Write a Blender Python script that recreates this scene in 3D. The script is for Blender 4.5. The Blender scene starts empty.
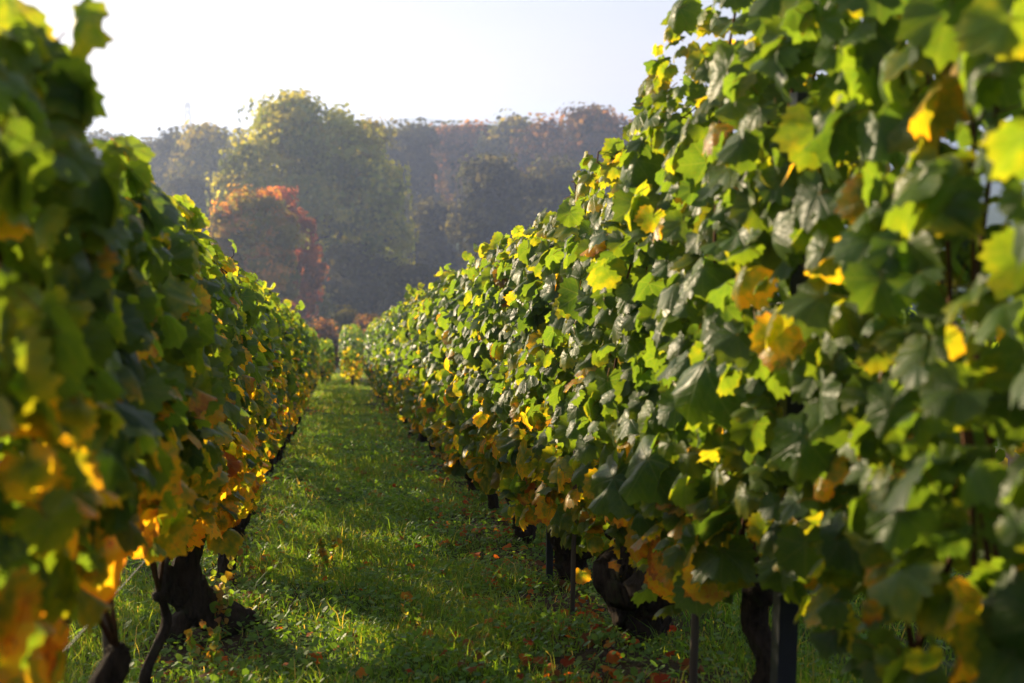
import bpy, math
import numpy as np
from mathutils import Vector, Matrix

R = math.radians
C = bpy.context.scene.collection
SC = bpy.context.scene

# ------------------------------------------------------------------ camera
F = 1280.0                       # focal length in pixels of a 1024 wide picture
CAM_H = 1.0                      # a crouching photographer
PITCH = math.atan(204.5 / F)
_a, _b = (332 - 512) / F, -(348 - 341.5) / F
_cp, _sp = math.cos(PITCH), math.sin(PITCH)
YAW = math.atan(-_a / (_cp + _b * _sp))          # to the right of the rows (+Y)
_s, _c = math.sin(YAW), math.cos(YAW)
FW = np.array([_s * _cp, _c * _cp, -_sp]); RT = np.array([_c, -_s, 0.0]); UP = np.array([_s * _sp, _c * _sp, _cp])
_d = FW + _a * RT + _b * UP
SLOPE = -_d[2] / _d[1]

cam_data = bpy.data.cameras.new('camera')
cam = bpy.data.objects.new('camera', cam_data); C.objects.link(cam)
cam_data.sensor_width = 36.0
cam_data.lens = F / 1024 * 36
cam_data.clip_start = 0.05; cam_data.clip_end = 20000
M = Matrix(((RT[0], UP[0], -FW[0], 0), (RT[1], UP[1], -FW[1], 0), (RT[2], UP[2], -FW[2], CAM_H), (0, 0, 0, 1)))
cam.matrix_world = M
cam_data.dof.use_dof = True
cam_data.dof.focus_distance = 5.4
cam_data.dof.aperture_fstop = 3.4
SC.camera = cam

# ------------------------------------------------------------------ light
SUN_AZ, SUN_EL = R(39), R(12.8)                    # azimuth left of the rows
w = bpy.data.worlds.new('World'); SC.world = w; w.use_nodes = True
nt = w.node_tree; nt.nodes.clear()
sky = nt.nodes.new('ShaderNodeTexSky'); sky.sky_type = 'NISHITA'; sky.sun_disc = False
sky.sun_elevation = SUN_EL; sky.sun_rotation = -SUN_AZ
sky.altitude = 100; sky.air_density = 1.0; sky.dust_density = 1.5; sky.ozone_density = 2.0
bg = nt.nodes.new('ShaderNodeBackground'); bg.inputs['Strength'].default_value = 0.09
wo = nt.nodes.new('ShaderNodeOutputWorld')
tn = nt.nodes.new('ShaderNodeMix'); tn.data_type = 'RGBA'; tn.blend_type = 'MULTIPLY'; tn.inputs[0].default_value = 1.0
tn.inputs[7].default_value = (1.02, .945, 1.04, 1)      # a faintly lavender autumn sky
nt.links.new(sky.outputs[0], tn.inputs[6]); 
tcw = nt.nodes.new('ShaderNodeTexCoord'); mpw = nt.nodes.new('ShaderNodeMapping'); mpw.inputs['Scale'].default_value = (1.2, 1.2, 7)
nzw = nt.nodes.new('ShaderNodeTexNoise'); nzw.inputs['Scale'].default_value = 2.2; nzw.inputs['Detail'].default_value = 4
mrw = nt.nodes.new('ShaderNodeMapRange'); mrw.inputs[3].default_value = .40; mrw.inputs[4].default_value = .85
vl = nt.nodes.new('ShaderNodeMix'); vl.data_type = 'RGBA'; vl.inputs[7].default_value = (4.0, 4.0, 4.7, 1)   # thin high veil of cloud
nt.links.new(tcw.outputs['Generated'], mpw.inputs[0]); nt.links.new(mpw.outputs[0], nzw.inputs[0]); nt.links.new(nzw.outputs[0], mrw.inputs[0])
nt.links.new(mrw.outputs[0], vl.inputs[0]); nt.links.new(tn.outputs[2], vl.inputs[6]); nt.links.new(vl.outputs[2], bg.inputs[0]); nt.links.new(bg.outputs[0], wo.inputs[0])
sl = bpy.data.lights.new('sun', 'SUN'); sl.energy = 5.0; sl.angle = R(0.6); sl.color = (1.0, 0.80, 0.52)
so = bpy.data.objects.new('sun', sl); C.objects.link(so)
to_sun = Vector((-math.sin(SUN_AZ) * math.cos(SUN_EL), math.cos(SUN_AZ) * math.cos(SUN_EL), math.sin(SUN_EL)))
so.rotation_euler = (-to_sun).to_track_quat('-Z', 'Y').to_euler(); so.location = to_sun * 50

SC.render.engine = 'CYCLES'
SC.view_settings.view_transform = 'Standard'; SC.view_settings.look = 'None'
SC.view_settings.exposure = 1.15; SC.view_settings.gamma = 1.0
SC.view_settings.use_curve_mapping = False
cy = SC.cycles
cy.use_denoising = True; cy.max_bounces = 6; cy.diffuse_bounces = 3; cy.glossy_bounces = 2
cy.transmission_bounces = 4; cy.volume_bounces = 1; cy.transparent_max_bounces = 4
cy.caustics_reflective = False; cy.caustics_refractive = False; cy.sample_clamp_indirect = 6

# ------------------------------------------------------------------ helpers
rng = np.random.default_rng(11)
def U(a, b, n=None): return rng.uniform(a, b, n)

def gz(x, y):
    """height of the terrain: a plane falling along the rows, then a flat valley floor"""
    y = np.asarray(y, float)
    a = -SLOPE * np.minimum(y, 60.0)
    t = np.clip((y - 60) / 90.0, 0, 1)
    b = -SLOPE * 90.0 * (t - t * t / 2)
    return a + b + 0.0 * np.asarray(x, float)

def bump(x, y):
    x = np.asarray(x, float); y = np.asarray(y, float)
    near = np.clip((45 - np.abs(y)) / 10, 0, 1)
    return near * (0.012 * np.sin(3.1 * x + 1.7 * y) + 0.010 * np.sin(5.3 * y - 2.2 * x + 1) + 0.008 * np.sin(9.7 * x + 6.1 * y + 2))

def ground(x, y): return gz(x, y) + bump(x, y)

def at(px, Y):
    """lateral world x of a picture column on the plane Y = const"""
    a = (px - 512) / F
    d = FW + a * RT - ((300 - 341.5) / F) * UP
    return Y * d[0] / d[1]
def z_at(px, py, Y):
    d = FW + (px - 512) / F * RT - (py - 341.5) / F * UP
    return CAM_H + Y * d[2] / d[1]

def build(name, verts, faces, mat, parent=None, smooth=True, attrs=None, loc=None):
    """verts (n,3); faces: list of int arrays (m,k)"""
    me = bpy.data.meshes.new(name)
    verts = np.asarray(verts, np.float32)
    if loc is not None: verts = verts - np.asarray(loc, np.float32)
    faces = [np.asarray(f, np.int32) for f in faces if len(f)]
    me.vertices.add(len(verts)); me.vertices.foreach_set('co', verts.ravel())
    idx = np.concatenate([f.ravel() for f in faces])
    tot = np.concatenate([np.full(len(f), f.shape[1], np.int32) for f in faces])
    st = np.concatenate([[0], np.cumsum(tot)[:-1]]).astype(np.int32)
    me.loops.add(len(idx)); me.loops.foreach_set('vertex_index', idx)
    me.polygons.add(len(tot)); me.polygons.foreach_set('loop_start', st)
    try: me.polygons.foreach_set('loop_total', tot)
    except Exception: pass
    me.polygons.foreach_set('use_smooth', np.full(len(tot), smooth))
    for k, (typ, arr) in (attrs or {}).items():
        a = me.attributes.new(k, typ, 'POINT')
        a.data.foreach_set({'FLOAT_COLOR': 'color', 'FLOAT_VECTOR': 'vector', 'FLOAT': 'value'}[typ], np.asarray(arr, np.float32).ravel())
    me.materials.append(mat); me.update(calc_edges=True); me.validate()
    o = bpy.data.objects.new(name, me); C.objects.link(o)
    if parent is not None: o.parent = parent
    elif loc is not None: o.location = loc
    return o

def tag(o, label=None, cat=None, group=None, kind=None):
    if label: o['label'] = label
    if cat: o['category'] = cat
    if group: o['group'] = group
    if kind: o['kind'] = kind
    return o

def thing(name, label, cat, loc, group=None):
    o = bpy.data.objects.new(name, None); C.objects.link(o)
    o.location = loc; o.empty_display_size = 0.1
    return tag(o, label, cat, group)

class MB:
    """collects tubes / boxes / spheres in one mesh"""
    def __init__(s): s.v = []; s.q = []; s.t = []; s.n = 0
    def add(s, v, q=None, t=None):
        v = np.asarray(v, float)
        if q is not None and len(q): s.q.append(np.asarray(q) + s.n)
        if t is not None and len(t): s.t.append(np.asarray(t) + s.n)
        s.v.append(v); s.n += len(v)
    def tube(s, pts, rad, seg=8, rough=0.0, twist=0.0):
        pts = np.asarray(pts, float); rad = np.broadcast_to(np.asarray(rad, float), (len(pts),))
        tan = np.gradient(pts, axis=0); tan /= np.linalg.norm(tan, axis=1)[:, None] + 1e-9
        ref = np.array([0.31, 0.95, 0.1]) if abs(tan[0][1]) < .8 else np.array([1.0, 0.1, 0.2])
        a = np.cross(tan, ref); a /= np.linalg.norm(a, axis=1)[:, None] + 1e-9
        b = np.cross(tan, a)
        th = np.linspace(0, 2 * np.pi, seg, endpoint=False)
        ring = []
        ph = rng.uniform(0, 6.28, 4)
        for i in range(len(pts)):
            tt = th + twist * i
            r = rad[i] * (1 + rough * (0.55 * np.sin(3 * th + ph[0] + twist * i * 2) + 0.35 * np.sin(5 * th + ph[1] + i * .7) + rng.normal(0, .28, seg)))
            ring.append(pts[i] + np.outer(np.cos(tt) * r, a[i]) + np.outer(np.sin(tt) * r, b[i]))
        v = np.concatenate(ring + [pts[:1], pts[-1:]])
        n = len(pts); j = np.arange(seg); k = (j + 1) % seg
        q = np.concatenate([np.stack([i * seg + j, i * seg + k, (i + 1) * seg + k, (i + 1) * seg + j], 1) for i in range(n - 1)])
        t = np.concatenate([np.stack([np.full(seg, n * seg), k, j], 1), np.stack([np.full(seg, n * seg + 1), (n - 1) * seg + j, (n - 1) * seg + k], 1)])
        s.add(v, q, t)
    def box(s, c, d):
        c = np.asarray(c, float); d = np.asarray(d, float) / 2
        v = np.array([[x, y, z] for x in (-1, 1) for y in (-1, 1) for z in (-1, 1)]) * d + c
        s.add(v, [[0, 1, 3, 2], [4, 6, 7, 5], [0, 4, 5, 1], [2, 3, 7, 6], [0, 2, 6, 4], [1, 5, 7, 3]])
    def ball(s, c, r, seg=8, rings=5, rough=0.0):
        th = np.linspace(0, 2 * np.pi, seg, endpoint=False); v = []
        for i in range(1, rings):
            p = np.pi * i / rings
            rr = r * (1 + rng.normal(0, rough, seg)) if rough else r
            v.append(np.stack([np.sin(p) * np.cos(th) * rr, np.sin(p) * np.sin(th) * rr, np.cos(p) * r * np.ones(seg)], 1))
        v = np.concatenate(v + [[[0, 0, r]], [[0, 0, -r]]]) + np.asarray(c)
        j = np.arange(seg); k = (j + 1) % seg; m = rings - 1
        q = np.concatenate([np.stack([i * seg + j, (i + 1) * seg + j, (i + 1) * seg + k, i * seg + k], 1) for i in range(m - 1)]) if m > 1 else []
        t = np.concatenate([np.stack([np.full(seg, m * seg), j, k], 1), np.stack([np.full(seg, m * seg + 1), (m - 1) * seg + k, (m - 1) * seg + j], 1)])
        s.add(v, q, t)
    def build(s, name, mat, parent=None, smooth=True, loc=None):
        fs = []
        if s.q: fs.append(np.concatenate(s.q))
        if s.t: fs.append(np.concatenate(s.t))
        return build(name, np.concatenate(s.v), fs, mat, parent, smooth, None, loc)

# ------------------------------------------------------------------ materials
def newmat(name):
    m = bpy.data.materials.new(name); m.use_nodes = True; m.node_tree.nodes.clear()
    return m, m.node_tree.nodes, m.node_tree.links
def mth(N, L, op, a, b=None, clamp=False, c=None):
    n = N.new('ShaderNodeMath'); n.operation = op; n.use_clamp = clamp
    for i, x in enumerate((a, b, c)):
        if x is None: continue
        if isinstance(x, (int, float)): n.inputs[i].default_value = x
        else: L.new(x, n.inputs[i])
    return n.outputs[0]
def mixc(N, L, f, a, b, mode='MIX'):
    n = N.new('ShaderNodeMix'); n.data_type = 'RGBA'; n.blend_type = mode
    if isinstance(f, (int, float)): n.inputs[0].default_value = f
    else: L.new(f, n.inputs[0])
    for i, x in ((6, a), (7, b)):
        if isinstance(x, tuple): n.inputs[i].default_value = (*x, 1)
        else: L.new(x, n.inputs[i])
    return n.outputs[2]
def sstep(N, L, x, lo, hi):
    n = N.new('ShaderNodeMapRange'); n.interpolation_type = 'SMOOTHSTEP'
    L.new(x, n.inputs[0]); n.inputs[1].default_value = lo; n.inputs[2].default_value = hi
    return n.outputs[0]
def ramp(N, L, x, stops):
    n = N.new('ShaderNodeValToRGB'); e = n.color_ramp.elements
    while len(e) > 1: e.remove(e[-1])
    e[0].position = stops[0][0]; e[0].color = (*stops[0][1], 1)
    for p, c in stops[1:]:
        k = e.new(p); k.color = (*c, 1)
    L.new(x, n.inputs[0]); return n.outputs[0]
def noise(N, L, vec, scale, detail=3, rough=.55):
    n = N.new('ShaderNodeTexNoise'); n.inputs['Scale'].default_value = scale; n.inputs['Detail'].default_value = detail
    n.inputs['Roughness'].default_value = rough
    if vec is not None: L.new(vec, n.inputs['Vector'])
    return n.outputs[0]
def obj_co(N): return N.new('ShaderNodeTexCoord').outputs['Object']

def leaf_material(name, stops, vein=True, trans=0.54, rough=0.40, spec=0.27, tscale=1.0):
    """tint.r autumn amount, tint.g brightness, tint.b reddening; luv = place on the leaf blade"""
    m, N, L = newmat(name)
    out = N.new('ShaderNodeOutputMaterial')
    at_ = N.new('ShaderNodeAttribute'); at_.attribute_name = 'tint'
    sep = N.new('ShaderNodeSeparateColor'); L.new(at_.outputs['Color'], sep.inputs[0])
    aut, bri, red = sep.outputs
    uv = N.new('ShaderNodeAttribute'); uv.attribute_name = 'luv'
    su = N.new('ShaderNodeSeparateXYZ'); L.new(uv.outputs['Vector'], su.inputs[0])
    rad = mth(N, L, 'POWER', mth(N, L, 'ADD', mth(N, L, 'MULTIPLY', su.outputs[0], su.outputs[0]), mth(N, L, 'MULTIPLY', su.outputs[1], su.outputs[1])), .5)
    geo = N.new('ShaderNodeNewGeometry')
    bump_h = None
    f = aut
    if vein:
        ang = mth(N, L, 'ABSOLUTE', mth(N, L, 'ARCTAN2', su.outputs[0], su.outputs[1]))
        pp = mth(N, L, 'PINGPONG', ang, R(26))
        dist = mth(N, L, 'MULTIPLY', rad, mth(N, L, 'SINE', pp))
        main = mth(N, L, 'SUBTRACT', 1.0, sstep(N, L, dist, .006, .028))
        # side veins leave the main ones obliquely
        q = mth(N, L, 'SUBTRACT', mth(N, L, 'MULTIPLY', rad, mth(N, L, 'COSINE', pp)), mth(N, L, 'MULTIPLY', dist, .9))
        sv = mth(N, L, 'PINGPONG', mth(N, L, 'MULTIPLY', q, 6.5), .5)
        side = mth(N, L, 'SUBTRACT', 1.0, sstep(N, L, sv, .03, .13))
        side = mth(N, L, 'MULTIPLY', side, .5)
        veins = mth(N, L, 'MAXIMUM', main, side)
        n3 = noise(N, L, geo.outputs['Position'], 38, 3)
        wv = mth(N, L, 'MULTIPLY', mth(N, L, 'SUBTRACT', n3, .5), 1.7)
        edge = mth(N, L, 'MULTIPLY', mth(N, L, 'SUBTRACT', rad, .45), .75)
        f = mth(N, L, 'ADD', aut, mth(N, L, 'MULTIPLY', mth(N, L, 'ADD', mth(N, L, 'ADD', wv, edge), mth(N, L, 'MULTIPLY', veins, -.18)), mth(N, L, 'ADD', mth(N, L, 'MULTIPLY', aut, 1.0), .12)), clamp=True)
        bump_h = mth(N, L, 'ADD', mth(N, L, 'MULTIPLY', veins, -.8), mth(N, L, 'ADD', mth(N, L, 'MULTIPLY', n3, 1.6), mth(N, L, 'MULTIPLY', mth(N, L, 'SUBTRACT', 1, sv), .35)))
    base = ramp(N, L, f, stops)
    base = mixc(N, L, red, base, (.28, .022, .010))
    if vein: base = mixc(N, L, mth(N, L, 'MULTIPLY', veins, .30), base, (.16, .20, .06))
    if vein:
        sp = noise(N, L, geo.outputs['Position'], 210, 2)
        base = mixc(N, L, mth(N, L, 'MULTIPLY', sstep(N, L, sp, .66, .72), .7), base, (.10, .055, .02))
    hv = N.new('ShaderNodeHueSaturation'); L.new(base, hv.inputs['Color'])
    L.new(mth(N, L, 'ADD', mth(N, L, 'MULTIPLY', bri, .8), .6), hv.inputs['Value'])
    col = hv.outputs[0]
    back = mixc(N, L, .22, col, (.11, .15, .055))
    topc = mixc(N, L, geo.outputs['Backfacing'], col, back) if vein else col
    bs = N.new('ShaderNodeBsdfPrincipled'); L.new(topc, bs.inputs['Base Color'])
    bs.inputs['Roughness'].default_value = rough; bs.inputs['Specular IOR Level'].default_value = spec
    if bump_h is not None:
        bp = N.new('ShaderNodeBump'); bp.inputs['Strength'].default_value = .35; bp.inputs['Distance'].default_value = .004
        L.new(bump_h, bp.inputs['Height']); L.new(bp.outputs[0], bs.inputs['Normal'])
        rg = mth(N, L, 'ADD', mth(N, L, 'MULTIPLY', geo.outputs['Backfacing'], .3), rough); L.new(rg, bs.inputs['Roughness'])
    tr = N.new('ShaderNodeBsdfTranslucent')
    tc = mixc(N, L, 1.0, col, (4.0 * tscale, 3.3 * tscale, .9 * tscale), 'MULTIPLY'); L.new(tc, tr.inputs[0])
    mx = N.new('ShaderNodeMixShader'); mx.inputs[0].default_value = trans
    L.new(bs.outputs[0], mx.inputs[1]); L.new(tr.outputs[0], mx.inputs[2]); L.new(mx.outputs[0], out.inputs[0])
    return m

VINE_STOPS = [(0.0, (.038, .085, .020)), (.22, (.080, .135, .016)), (.42, (.20, .20, .016)), (.65, (.42, .26, .018)), (.86, (.36, .15, .018)), (1.0, (.18, .075, .022))]
M_LEAF = leaf_material('vine_leaf', VINE_STOPS)
M_LEAF_FAR = leaf_material('vine_leaf_plain', VINE_STOPS, vein=False)
M_FALLEN = leaf_material('fallen_leaf', [(0, (.36, .17, .03)), (.4, (.36, .09, .015)), (.7, (.20, .08, .03)), (1, (.12, .06, .03))], vein=False, trans=.35, rough=.8, spec=.12)
M_GRASS = leaf_material('grass_blade', [(0, (.036, .10, .014)), (.5, (.095, .18, .026)), (.8, (.22, .20, .06)), (1, (.34, .27, .11))], vein=False, trans=.45, rough=.5, spec=.35)

def bark_material(name, c1, c2, scale, bump_s=.8, dist=.01):
    m, N, L = newmat(name); out = N.new('ShaderNodeOutputMaterial')
    co = obj_co(N); mp = N.new('ShaderNodeMapping'); mp.inputs['Scale'].default_value = (1, 1, .22); L.new(co, mp.inputs[0])
    n1 = noise(N, L, mp.outputs[0], scale, 6, .7); n2 = noise(N, L, co, scale * .25, 3)
    col = ramp(N, L, n1, [(.3, c1), (.7, c2)])
    col = mixc(N, L, mth(N, L, 'MULTIPLY', sstep(N, L, n2, .55, .7), .5), col, (.045, .06, .02))
    bs = N.new('ShaderNodeBsdfPrincipled'); L.new(col, bs.inputs['Base Color']); bs.inputs['Roughness'].default_value = .95
    bs.inputs['Specular IOR Level'].default_value = .15
    bp = N.new('ShaderNodeBump'); bp.inputs['Strength'].default_value = bump_s; bp.inputs['Distance'].default_value = dist
    L.new(n1, bp.inputs['Height']); L.new(bp.outputs[0], bs.inputs['Normal']); L.new(bs.outputs[0], out.inputs[0]); return m
M_BARK = bark_material('vine_bark', (.010, .008, .006), (.065, .046, .032), 60, 1.0, .02)
M_CANE = bark_material('cane_bark', (.05, .022, .012), (.14, .07, .035), 90, .3, .002)
M_TREE = bark_material('tree_bark', (.03, .025, .02), (.09, .075, .06), 4, .6, .05)

def simple(name, c, rough=.6, metal=0.0, ns=40, amt=.35):
    m, N, L = newmat(name); out = N.new('ShaderNodeOutputMaterial')
    n1 = noise(N, L, obj_co(N), ns, 4)
    col = mixc(N, L, mth(N, L, 'MULTIPLY', n1, amt), c, tuple(x * .35 for x in c))
    bs = N.new('ShaderNodeBsdfPrincipled'); L.new(col, bs.inputs['Base Color']); bs.inputs['Roughness'].default_value = rough
    bs.inputs['Metallic'].default_value = metal; L.new(bs.outputs[0], out.inputs[0]); return m
M_POST = simple('weathered_steel', (.05, .055, .065), .5, .6)
M_WIRE = simple('wire_steel', (.22, .22, .22), .45, .8)
M_STAKE = simple('stake_wood', (.11, .085, .06), .9)
M_PYLON = simple('pylon_steel', (.30, .31, .32), .6, .3)
def grape_material():
    m, N, L = newmat('grape_skin'); out = N.new('ShaderNodeOutputMaterial')
    n1 = noise(N, L, obj_co(N), 60, 2)
    col = ramp(N, L, n1, [(.35, (.20, .18, .03)), (.6, (.34, .20, .03)), (.75, (.16, .06, .025))])
    bs = N.new('ShaderNodeBsdfPrincipled'); L.new(col, bs.inputs['Base Color']); bs.inputs['Roughness'].default_value = .4
    bs.inputs['Subsurface Weight'].default_value = .3; bs.inputs['Subsurface Radius'].default_value = (.01, .008, .003)
    L.new(bs.outputs[0], out.inputs[0]); return m
M_GRAPE = grape_material()

# ------------------------------------------------------------------ terrain
def axis(parts):
    return np.unique(np.concatenate([np.linspace(a, b, n) for a, b, n in parts]).round(4))
gx = axis([(-3000, -200, 10), (-200, -20, 12), (-20, -3, 18), (-3, 4, 90), (4, 20, 17), (20, 200, 12), (200, 3000, 10)])
gy = axis([(-400, -5, 12), (-5, 1, 10), (1, 14, 150), (14, 45, 120), (45, 200, 60), (200, 3000, 24)])
XX, YY = np.meshgrid(gx, gy); ZZ = ground(XX, YY)
nx, ny = len(gx), len(gy)
ii = np.arange(nx * ny).reshape(ny, nx)
q = np.stack([ii[:-1, :-1], ii[:-1, 1:], ii[1:, 1:], ii[1:, :-1]], -1).reshape(-1, 4)
def ground_material():
    m, N, L = newmat('meadow_soil'); out = N.new('ShaderNodeOutputMaterial')
    co = obj_co(N)
    n1 = noise(N, L, co, 7, 5, .65); n2 = noise(N, L, co, 60, 4, .7); n3 = noise(N, L, co, .9, 3)
    sx = N.new('ShaderNodeSeparateXYZ'); L.new(co, sx.inputs[0])
    # strips of bare soil under the vine rows (the rows are 1.45 m apart)
    dr = mth(N, L, 'PINGPONG', mth(N, L, 'SUBTRACT', sx.outputs[0], -.50), .71)
    strip = mth(N, L, 'SUBTRACT', 1.0, sstep(N, L, mth(N, L, 'ADD', dr, mth(N, L, 'MULTIPLY', mth(N, L, 'SUBTRACT', n1, .5), .5)), .18, .42))
    farm = sstep(N, L, sx.outputs[1], 40, 60)
    strip = mth(N, L, 'MULTIPLY', strip, mth(N, L, 'SUBTRACT', 1.0, farm))
    green = ramp(N, L, n1, [(.25, (.022, .038, .010)), (.5, (.045, .080, .016)), (.8, (.075, .105, .025))])
    soil = ramp(N, L, n2, [(.3, (.030, .020, .012)), (.7, (.085, .058, .035))])
    col = mixc(N, L, mth(N, L, 'MAXIMUM', strip, mth(N, L, 'MULTIPLY', sstep(N, L, n2, .56, .72), .55)), green, soil)
    col = mixc(N, L, mth(N, L, 'MULTIPLY', sstep(N, L, n3, .5, .7), .35), col, (.09, .09, .035))
    bs = N.new('ShaderNodeBsdfPrincipled'); L.new(col, bs.inputs['Base Color']); bs.inputs['Roughness'].default_value = 1
    bs.inputs['Specular IOR Level'].default_value = .1
    bp = N.new('ShaderNodeBump'); bp.inputs['Strength'].default_value = .8; bp.inputs['Distance'].default_value = .02
    L.new(n2, bp.inputs['Height']); L.new(bp.outputs[0], bs.inputs['Normal']); L.new(bs.outputs[0], out.inputs[0]); return m
M_GROUND = ground_material()
tag(build('ground', np.stack([XX.ravel(), YY.ravel(), ZZ.ravel()], 1), [q], M_GROUND), kind='structure')

# a far ridge of hills beyond the valley
hx = np.linspace(-1500, 1500, 160)
prof = 10 + 5 * np.sin(hx / 170 + 1.0) + 3 * np.sin(hx / 61) + rng.normal(0, .9, 160)
zb = float(gz(0, 900))
rows_ = []
for yy, k in ((880, 0), (960, .55), (1060, .9), (1150, 1.0), (1300, .6), (1500, 0)):
    rows_.append(np.stack([hx, np.full(160, yy), (zb - 1) + k * (prof - zb)], 1))
hv_ = np.concatenate(rows_); ii = np.arange(160 * 6).reshape(6, 160)
q = np.stack([ii[:-1, :-1], ii[:-1, 1:], ii[1:, 1:], ii[1:, :-1]], -1).reshape(-1, 4)
M_HILL = simple('wooded_hill', (.05, .07, .035), 1.0, 0, .05, .6)
tag(build('hills', hv_, [q], M_HILL), kind='structure')

# air
hz = MB(); hz.box((0, 600, 3), (3600, 2000, 1)); 
zlo, zhi = float(gz(0, 200)) - 8, 32.0
hz = MB(); hz.box((0, 750, (zlo + zhi) / 2), (3300, 1700, zhi - zlo))
hm, N, L = newmat('haze_air'); out = N.new('ShaderNodeOutputMaterial'); pv = N.new('ShaderNodeVolumePrincipled')
pv.inputs['Color'].default_value = (.54, .67, 1.0, 1); pv.inputs['Density'].default_value = .0013; pv.inputs['Anisotropy'].default_value = .5
L.new(pv.outputs[0], out.inputs['Volume'])
hm.cycles.homogeneous_volume = True
tag(hz.build('haze', hm, smooth=False), kind='stuff')

# ------------------------------------------------------------------ leaf blades
KEY = np.array([(0, 1.0), (14, .88), (27, .81), (38, .86), (52, .92), (66, .83), (79, .75), (91, .77), (106, .80), (122, .75), (142, .68), (158, .58), (170, .40), (180, .12)])
def leaf_templates(nout, rings, K, lobes=1.0):
    T = []; UVs = []
    th = np.linspace(-np.pi, np.pi, nout, endpoint=False) + np.pi / nout
    deg = np.abs(np.degrees(th))
    for k in range(K):
        base = np.interp(deg, KEY[:, 0], KEY[:, 1])
        base = .8 + (base - .8) * U(.7, 1.15) * lobes
        base = np.where(deg > 165, np.minimum(base, .4), base)
        if nout >= 24: base = base * (1 + .06 * np.where(np.arange(nout) % 2 == 0, 1, -1)) * (1 + rng.normal(0, .025, nout))
        fold, cup, droop = U(.05, .75), U(-.35, .35), U(.0, .75)
        w1, w2, p1, p2, k1 = U(.05, .18), U(.02, .07), U(0, 6.28), U(0, 6.28), rng.integers(2, 5)
        skew = U(-.15, .15); roll, ra = U(-.25, .8), U(-.9, .9)
        vs = [np.zeros((1, 3))]; uv = [np.zeros((1, 3))]
        for f in rings:
            r = base * f
            if f < 1: r = (base * .75 + .75 * .25) * f
            u = np.sin(th) * r; v = np.cos(th) * r
            z = -fold * np.abs(u) * .6 + cup * r * r + w1 * np.sin(k1 * th + p1) * f * f + w2 * np.sin(7 * th + p2) * f ** 3
            # puckering between the main veins
            pp = np.abs((np.abs(np.degrees(th)) % 52) - 26) / 26
            z = z - .022 * pp * f * (1.2 - f) * 2 + skew * u + .05 * f * np.sin(3 * th + p2 * 2) * np.sin(5 * f + p1)
            vv = v.copy(); z = z - droop * np.clip(v, 0, 2) ** 2 * .75 - roll * (u * math.cos(ra) + v * math.sin(ra)) ** 2
            vs.append(np.stack([u, vv * (1 - .16 * droop * np.clip(v, 0, 1)), z], 1)); uv.append(np.stack([u, v, 0 * u], 1))
        T.append(np.concatenate(vs)); UVs.append(np.concatenate(uv))
    j = np.arange(nout - 1) ; jj = j + 1
    tris = np.stack([np.zeros(nout - 1, int), 1 + jj, 1 + j], 1)
    quads = [np.stack([1 + a * nout + j, 1 + a * nout + jj, 1 + (a + 1) * nout + jj, 1 + (a + 1) * nout + j], 1) for a in range(len(rings) - 1)]
    quads = np.concatenate(quads) if quads else np.zeros((0, 4), int)
    # winding so that +z is the front
    return np.array(T), np.array(UVs), tris, quads
LOD = [leaf_templates(38, (.3, .62, 1.0), 14), leaf_templates(20, (.5, 1.0), 10), leaf_templates(11, (1.0,), 8, 1.1)]

def unit(a): return a / (np.linalg.norm(a, axis=-1, keepdims=True) + 1e-9)
def leaf_cloud(pos, nrm, tip, size, tint, lod, petiole=True):
    """arrays of vertices, faces, attributes for many leaf blades"""
    T, UVs, tris, quads = LOD[lod]
    n = len(pos); k = rng.integers(0, len(T), n)
    Z = unit(nrm); Y = unit(tip - (tip * Z).sum(1, keepdims=True) * Z); X = np.cross(Y, Z)
    Tm = T[k] * size[:, None, None]
    P = pos[:, None, :] + Tm[..., 0:1] * X[:, None] + Tm[..., 1:2] * Y[:, None] + Tm[..., 2:3] * Z[:, None]
    V = T.shape[1]
    off = (np.arange(n) * V)[:, None, None]
    tr = (tris[None] + off).reshape(-1, 3); qd = (quads[None] + off).reshape(-1, 4) if len(quads) else np.zeros((0, 4), int)
    # P winding: (X, Y, Z) right-handed means counter-clockwise is front
    P = P.reshape(-1, 3); uv = UVs[k].reshape(-1, 3); tn = np.repeat(tint, V, 0)
    if petiole:
        L_ = size * U(.5, .9, n)
        d = unit(-Y * .8 - Z * .75 + rng.normal(0, .25, (n, 3)))
        end = pos + d * L_[:, None]; mid = pos + d * (L_ * .5)[:, None] + Z * (size * .08)[:, None]
        rr = .0014
        a = unit(np.cross(d, Z)); b = np.cross(d, a)
        ring = []
        for c in (pos, mid, end):
            for t in (0, 2.094, 4.189): ring.append(c + rr * (math.cos(t) * a + math.sin(t) * b))
        pv_ = np.stack(ring, 1)  # n,9,3
        o = len(P) + (np.arange(n) * 9)[:, None, None]
        fq = np.array([[r * 3 + i, r * 3 + (i + 1) % 3, (r + 1) * 3 + (i + 1) % 3, (r + 1) * 3 + i] for r in (0, 1) for i in range(3)])
        qd = np.concatenate([qd, (fq[None] + o).reshape(-1, 4)])
        P = np.concatenate([P, pv_.reshape(-1, 3)]); uv = np.concatenate([uv, np.zeros((n * 9, 3))])
        pt = np.tile(np.array([[.35, .5, .35, 1.0]]), (n, 1)); tn = np.concatenate([tn, np.repeat(pt, 9, 0)])
    return P, [tr, qd], {'luv': ('FLOAT_VECTOR', uv), 'tint': ('FLOAT_COLOR', tn)}

# ------------------------------------------------------------------ grapevines
def lump(y, h, s):
    return .5 * np.sin(5.1 * y + 3.3 * h + s) + .35 * np.sin(11 * y - 7 * h + 2 * s) + .3 * np.sin(3 * y + 13 * h + s * 3)

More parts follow.
